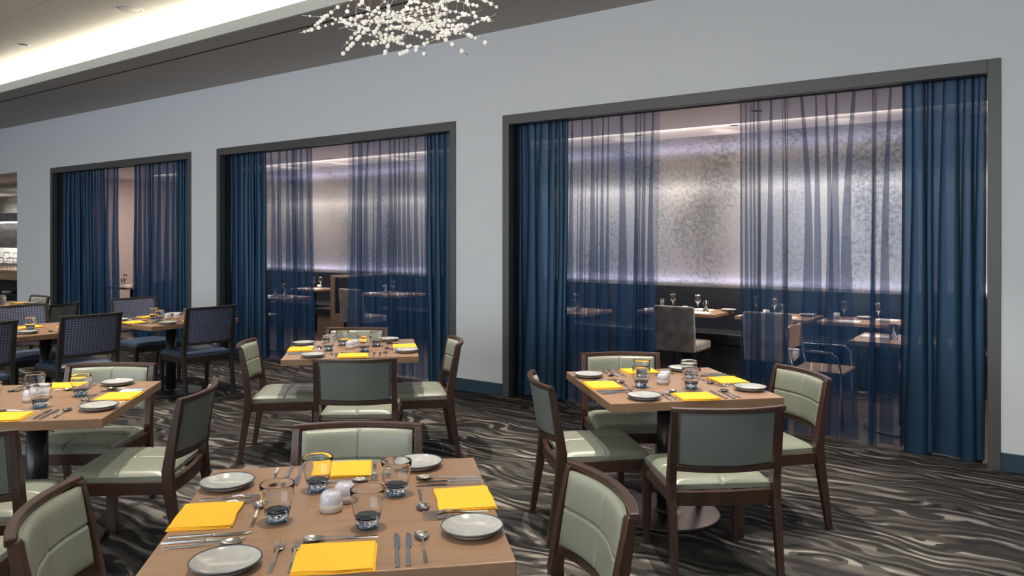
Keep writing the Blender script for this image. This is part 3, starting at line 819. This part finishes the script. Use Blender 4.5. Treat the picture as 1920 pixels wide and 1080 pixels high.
def make_parsons():
    root = empty('parsons_chair')
    for s in (-1, 1):
        for y in (-.19, .19): B().sweep([(s*.2, y, 0), (s*.2, y, .36)], [(.022, .022), (.03, .03)]).build('leg', M['espresso'], root)
    B().box(-.23, .23, -.22, .23, .355, .455).build('seat', M['grey_velvet'], root, bevel=.025)
    b = B(); b.sweep([(0, -.225, .36), (0, -.235, .5), (0, -.275, .85)], [(.45, .07), (.46, .065), (.46, .05)]); b.build('backrest', M['grey_velvet'], root, bevel=.018)
    return root
pa = Proto(make_parsons())
pa.get((-3.30, 7.87, 0), 0.0, 'grey velvet high-back chair standing in the gap of the nearest curtains', 'chair', 'grey velvet chairs of the inner room')
pa.get((-2.3, 7.75, 0), 0.1, 'grey velvet chair seen dimly behind the wide sheer, below the left banquette table', 'chair', 'grey velvet chairs of the inner room')
pa.get((-8.15, 7.75, 0), 0.0, 'grey velvet chair behind the right-hand sheer of the middle opening', 'chair', 'grey velvet chairs of the inner room')
pa.get((-12.45, 6.95, 0), PI/2, 'dark high-back chair in the gap of the farthest curtains', 'chair', 'grey velvet chairs of the inner room')
def make_honey():
    root = empty('honey_wood_chair')
    for s in (-1, 1):
        B().tube([(s*.21, .20, 0), (s*.2, .18, .43)], .010).build('leg', M['chrome'], root)
        B().tube([(s*.21, -.26, 0), (s*.2, -.20, .43), (s*.2, -.26, .80)], .010).build('leg', M['chrome'], root)
        B().tube([(s*.24, -.23, .62), (s*.25, .12, .62), (s*.24, .17, .58), (s*.21, .19, .43)], .008).build('armrest', M['chrome'], root)
    B().box(-.22, .22, -.21, .22, .43, .455).build('seat', M['honey_wood'], root, bevel=.008)
    B().rail(lambda t: backc(t, .42, -.235, .04), 12, .008, .60, .80).build('backrest', M['honey_wood'], root, bevel=.004)
    return root
hc = Proto(make_honey())
hc.get((-1.62, 6.92, 0), -PI/2, 'honey wood armchair with chrome rods behind the wide sheer, facing right', 'chair', 'honey wood chairs of the inner room')
hc.get((-4.58, 6.92, 0), 0.0, 'honey wood armchair behind the left sheer of the nearest opening', 'chair', 'honey wood chairs of the inner room')
hc.get((-9.55, 6.95, 0), -PI/2, 'honey wood armchair behind the left sheer of the middle opening', 'chair', 'honey wood chairs of the inner room')
# inner downlights
def make_down(r=.06):
    root = empty('recessed_downlight')
    B().lathe([(r*.75, -.002), (r, -.003), (r, .0), (r*.75, .0), (r*.75, -.002)], 28).build('ring', M['white_ring'], root)
    B().lathe([(0, -.0012), (r*.76, -.0012), (r*.76, .0), (0, .0)], 28).build('lamp_hole', M['hole'], root)
    return root
dl = Proto(make_down(.075))
for (x, y, l) in [(-4.05, 8.3, 'in the inner ceiling, seen in the gap of the nearest curtains'), (-2.85, 8.2, 'in the inner ceiling, left one behind the wide sheer'), (-2.35, 7.4, 'in the inner ceiling, right one behind the wide sheer'),
                  (-9.2, 8.0, 'in the inner ceiling behind the middle opening')]:
    dl.get((x, y, IC), 0, 'small round downlight '+l, 'ceiling light', 'recessed downlights')
dl.get((-10.53, 4.21, cz), 0, 'small round downlight in the bright tray ceiling at the upper left', 'ceiling light', 'recessed downlights')
sp = empty('ceiling_speaker', (-7.98, 4.2, cz))
B().lathe([(.125, -.010), (.15, -.006), (.152, 0), (.12, 0), (.125, -.010)], 48).build('rim', M['white_ring'], sp)
B().lathe([(0, -.004), (.126, -.004), (.126, 0), (0, 0)], 48).build('grille', M['ceiling'], sp)
tag(sp, 'round white ceiling speaker flush with the tray ceiling', 'ceiling speaker')

# ------------------------------------------------------------------ buffet room at the far left
bc = empty('buffet_counter')
B().box(-29, -16.3, 6.95, 7.75, .84, .90).build('counter_top', M['honey_wood'], bc, bevel=.005)
B().box(-29, -16.3, 7.0, 7.05, .68, .84).build('front_panel', M['honey_wood'], bc)
B().box(-29, -16.3, 7.05, 7.7, .34, .38).build('shelf', M['dark_reveal'], bc)
B().box(-29, -16.3, 7.5, 7.7, 0, .84).build('back_panel', M['dark_reveal'], bc)
B().box(-29, -16.3, 7.02, 7.7, 0, .10).build('plinth', M['dark_reveal'], bc)
tag(bc, 'honey wood buffet counter in the room at the far left', 'counter')
o = B().box(-29, -16.15, 7.45, 7.50, 1.62+.30, 1.62+.33).build('tube_light', M['tube'])
tag(o, 'long white tube light above the buffet counter at the far left', 'lamp')
o = B().box(-29, -16.15, 7.3, 7.62, 1.95, 2.10).box(-29, -16.15, 7.60, 7.64, 1.35, 1.95).build('buffet_hood', M['concrete'])
tag(o, 'grey hood panel hanging above the buffet counter', 'hood')
o = B().box(-29, -16.15, 9.50, 9.58, .9, 1.32).build('lit_shelf_back', M['porcelain']); tag(o, 'pale tiled backsplash behind the buffet counter', 'backsplash')
def make_rack():
    root = empty('display_riser')
    f = B()
    for i in range(3):
        y = .12*i; z = .12+.11*i
        for s in (-1, 1): f.tube([(s*.15, y-.09, 0), (s*.15, y-.09, z)], .005)
        f.tube([(-.15, y-.09, z), (.15, y-.09, z), (.15, y+.05, z), (-.15, y+.05, z), (-.15, y-.09, z)], .005)
    f.build('wire_frame', M['casing'], root)
    for i in range(3): B().box(-.14, .14, .12*i-.08, .12*i+.04, .125+.11*i, .15+.11*i).build('tray', M['porcelain'], root, bevel=.004)
    return root
rk = Proto(make_rack())
for i, x in enumerate([-18.25, -18.75, -19.25]):
    rk.get((x, 7.2, .90), PI*0, ['black wire riser with white trays nearest the white pier on the buffet counter', 'second black wire riser from the pier on the buffet counter', 'third black wire riser from the pier on the buffet counter'][i], 'display riser', 'display risers on the buffet')
def make_stack():
    root = empty('plate_stack'); 
    b = B()
    for i in range(8): b.lathe([(0, i*.012), (.05, i*.012), (.11, .010+i*.012), (.11, .014+i*.012), (.05, .004+i*.012), (0, .004+i*.012)], 24)
    b.build('white_plate', M['porcelain'], root); return root
stk = B(); 
for i in range(8): stk.lathe([(0, i*.012), (.05, i*.012), (.11, .010+i*.012), (.11, .014+i*.012), (.05, .0045+i*.012), (0, .0045+i*.012)], 24)
ob = B().lathe([(0, 0), (.05, 0), (.11, .010), (.11, .014), (.05, .0045), (0, .0045)], 24).build('white_plate', M['porcelain'])
wp = Proto(ob)
for i in range(4):
    wp.get((-18.6, 7.12, .38+i*.012), 0, ['lowest', 'second lowest', 'second highest', 'topmost'][i]+' white plate of the stack on the dark shelf under the buffet counter', 'plate', 'stacked white buffet plates')
spot('buffet_fill_spot', (-18.6, 7.25, 1.90), 90, NEUT, 130, .8, .05, (-18.6, 7.25, .9))  # added unseen spot that brightens the counter and risers
for x in (-18.5, -21.5, -24.5, -27.5): area('buffet_fill', (x, 8.7, 2.05), 1.0, 55, NEUT, (math.radians(35), 0, 0))  # added fill lights, out of view, to brighten the backsplash

# ------------------------------------------------------------------ chandelier
def chandelier():
    r = random.Random(21)
    cX, cZ = -.655, 4.55; c = W(cX, cZ, 0); zc = 3.08
    root = empty('crystal_chandelier', (c.x, c.y, cz))
    def loc(v): return Vector((v.x, v.y, v.z-cz))          # children are placed relative to the canopy
    B().lathe([(0, -.035), (.12, -.035), (.13, -.025), (.13, 0), (0, 0)], 40).build('canopy', M['chrome'], root)
    beadm = None; beads = []; nr = 80
    for i in range(nr):
        ang = r.uniform(0, 2*PI); rad = math.sqrt(r.random())*.44
        z = zc + r.uniform(-.30, .34); k = max(.25, 1-((z-zc)/.42)**2)
        px, py = rad*k*math.cos(ang)*1.0, rad*k*math.sin(ang)
        ta = r.choice([0.3, 1.2, 2.1, 2.8, .8])+r.uniform(-.35, .35); tilt = r.uniform(-.30, .30)
        if i % 9 == 0: tilt = r.uniform(.9, 1.3)
        d = Vector((math.cos(ta)*math.cos(tilt), math.sin(ta)*math.cos(tilt), math.sin(tilt)))
        Lh = r.uniform(.14, .30)
        p = Vector((px, py, z-cz)); a, b = p-d*Lh, p+d*Lh
        B().tube([a, b], .0019, 5).build('rod', M['chrome'], root)
        nb = r.randint(6, 11); t = r.uniform(-.9, -.6)
        while t < .92:
            big = r.random() < .5
            beads.append((p+d*Lh*t, .0112 if big else .0075)); t += r.uniform(.09, .26)
    low = [(562, 62, 4.5, 705, 22, 4.7), (600, 28, 4.45, 758, 76, 4.35), (640, 104, 4.35, 694, 48, 4.5), (738, 106, 4.4, 930, 27, 4.6), (800, 50, 4.3, 878, 104, 4.25),
           (818, 38, 4.7, 922, 86, 4.6), (694, 85, 4.5, 760, 70, 4.75), (720, 104, 4.3, 737, 60, 4.55), (895, -8, 4.5, 934, 15, 4.3), (668, -6, 4.2, 720, 46, 4.3), (790, 6, 4.8, 925, 40, 4.7),
           (588, 50, 4.8, 640, 8, 4.6), (760, 52, 4.2, 850, 20, 4.4)]
    for (x0, y0, z0, x1, y1, z1) in low:                      # the lowest, widest-reaching rods
        q = []
        for (px, py, Zd) in ((x0, y0, z0), (x1, y1, z1)):
            g = W((px-960)/1425*Zd, Zd); q.append(Vector((g.x-c.x, g.y-c.y, EYE+(447-py)/1425*Zd-cz)))
        B().tube(q, .0019, 5).build('rod', M['chrome'], root)
        B().tube([(q[0]+q[1])/2, (q[0]+q[1])/2*1.0+Vector((0, 0, .45))], .0007, 4).build('suspension_wire', M['chrome'], root)
        ln = (q[1]-q[0]).length; t = .06
        while t < .95:
            beads.append((q[0].lerp(q[1], t), r.choice([.0125, .009, .0125]))); t += r.choice([.022, .03, .07, .045])/ln
    for i in range(14):
        a = r.uniform(0, 2*PI); rad = r.uniform(.05, .4); x, y = rad*math.cos(a), rad*math.sin(a)
        B().tube([(x*.25, y*.25, -.03), (x, y, -.25), (x, y, zc-cz+r.uniform(-.25, .05))], .0008, 4).build('suspension_wire', M['chrome'], root)
    beads.sort(key=lambda q: q[0].z)
    ico = bmesh.new(); bmesh.ops.create_icosphere(ico, subdivisions=2, radius=1)
    me = bpy.data.meshes.new('crystal_bead'); ico.to_mesh(me); me.materials.append(M['crystal']); me.polygons.foreach_set('use_smooth', [True]*len(me.polygons))
    ivs = [v.co.copy() for v in ico.verts]; ifs = [tuple(v.index for v in f.verts) for f in ico.faces]; ico.free()
    for p, rd in beads[:100]:
        o = bpy.data.objects.new('crystal_bead', me); col.objects.link(o); o.parent = root; o.location = p; o.scale = (rd, rd, rd)
    rest = B()
    for p, rd in beads[100:]: rest.add([v*rd+p for v in ivs], ifs, True)
    o = rest.build('crystal_beads', M['crystal'], root); o['kind'] = 'stuff'
    for i in range(12):
        a = r.uniform(0, 2*PI); rad = r.uniform(0, .35)
        B().lathe([(0, -.012), (.010, -.006), (.012, 0), (.010, .006), (0, .012)], 12, (rad*math.cos(a), rad*math.sin(a), zc-cz+r.uniform(-.22, .2))).build('led_bulb', M['led_bead'], root)
    tag(root, 'sprawling chandelier of thin rods strung with clear crystal beads at the top', 'chandelier')
    l = bpy.data.lights.new('chandelier_glow', 'POINT'); l.energy = 12; l.color = (1, .9, .75); l.shadow_soft_size = .3
    lo = bpy.data.objects.new('chandelier_glow', l); lo.location = (c.x, c.y, 3.45); col.objects.link(lo)
chandelier()

# ------------------------------------------------------------------ assumed accent spots above the dining tables
for key, e in [('nearest', 250), ('right-hand', 560), ('middle', 540), ('left-hand', 460), ('pier', 420), ('long', 420), ('farthest', 420)]:
    p = tabs[key][0]
    off = Vector((0, 0, 0))
    y = min(p.y+off.y, 4.3)
    spot('table_spot', (p.x+off.x, y, 3.95), e, (1.0, .89, .74), 52, .6, .02, (p.x, p.y, .7))
for (X, Z, e) in [(2.5, 4.2, 260), (2.0, 2.7, 200), (-.2, 4.9, 200), (-2.75, 5.2, 200), (.4, 3.0, 170), (-1.35, 3.75, 170)]:  # assumed spots, added to light the floor between the tables
    p = W(X, Z); spot('floor_spot', (p.x, min(p.y, 4.3), 3.95), e, NEUT, 54, .8, .025, (p.x, p.y, 0))
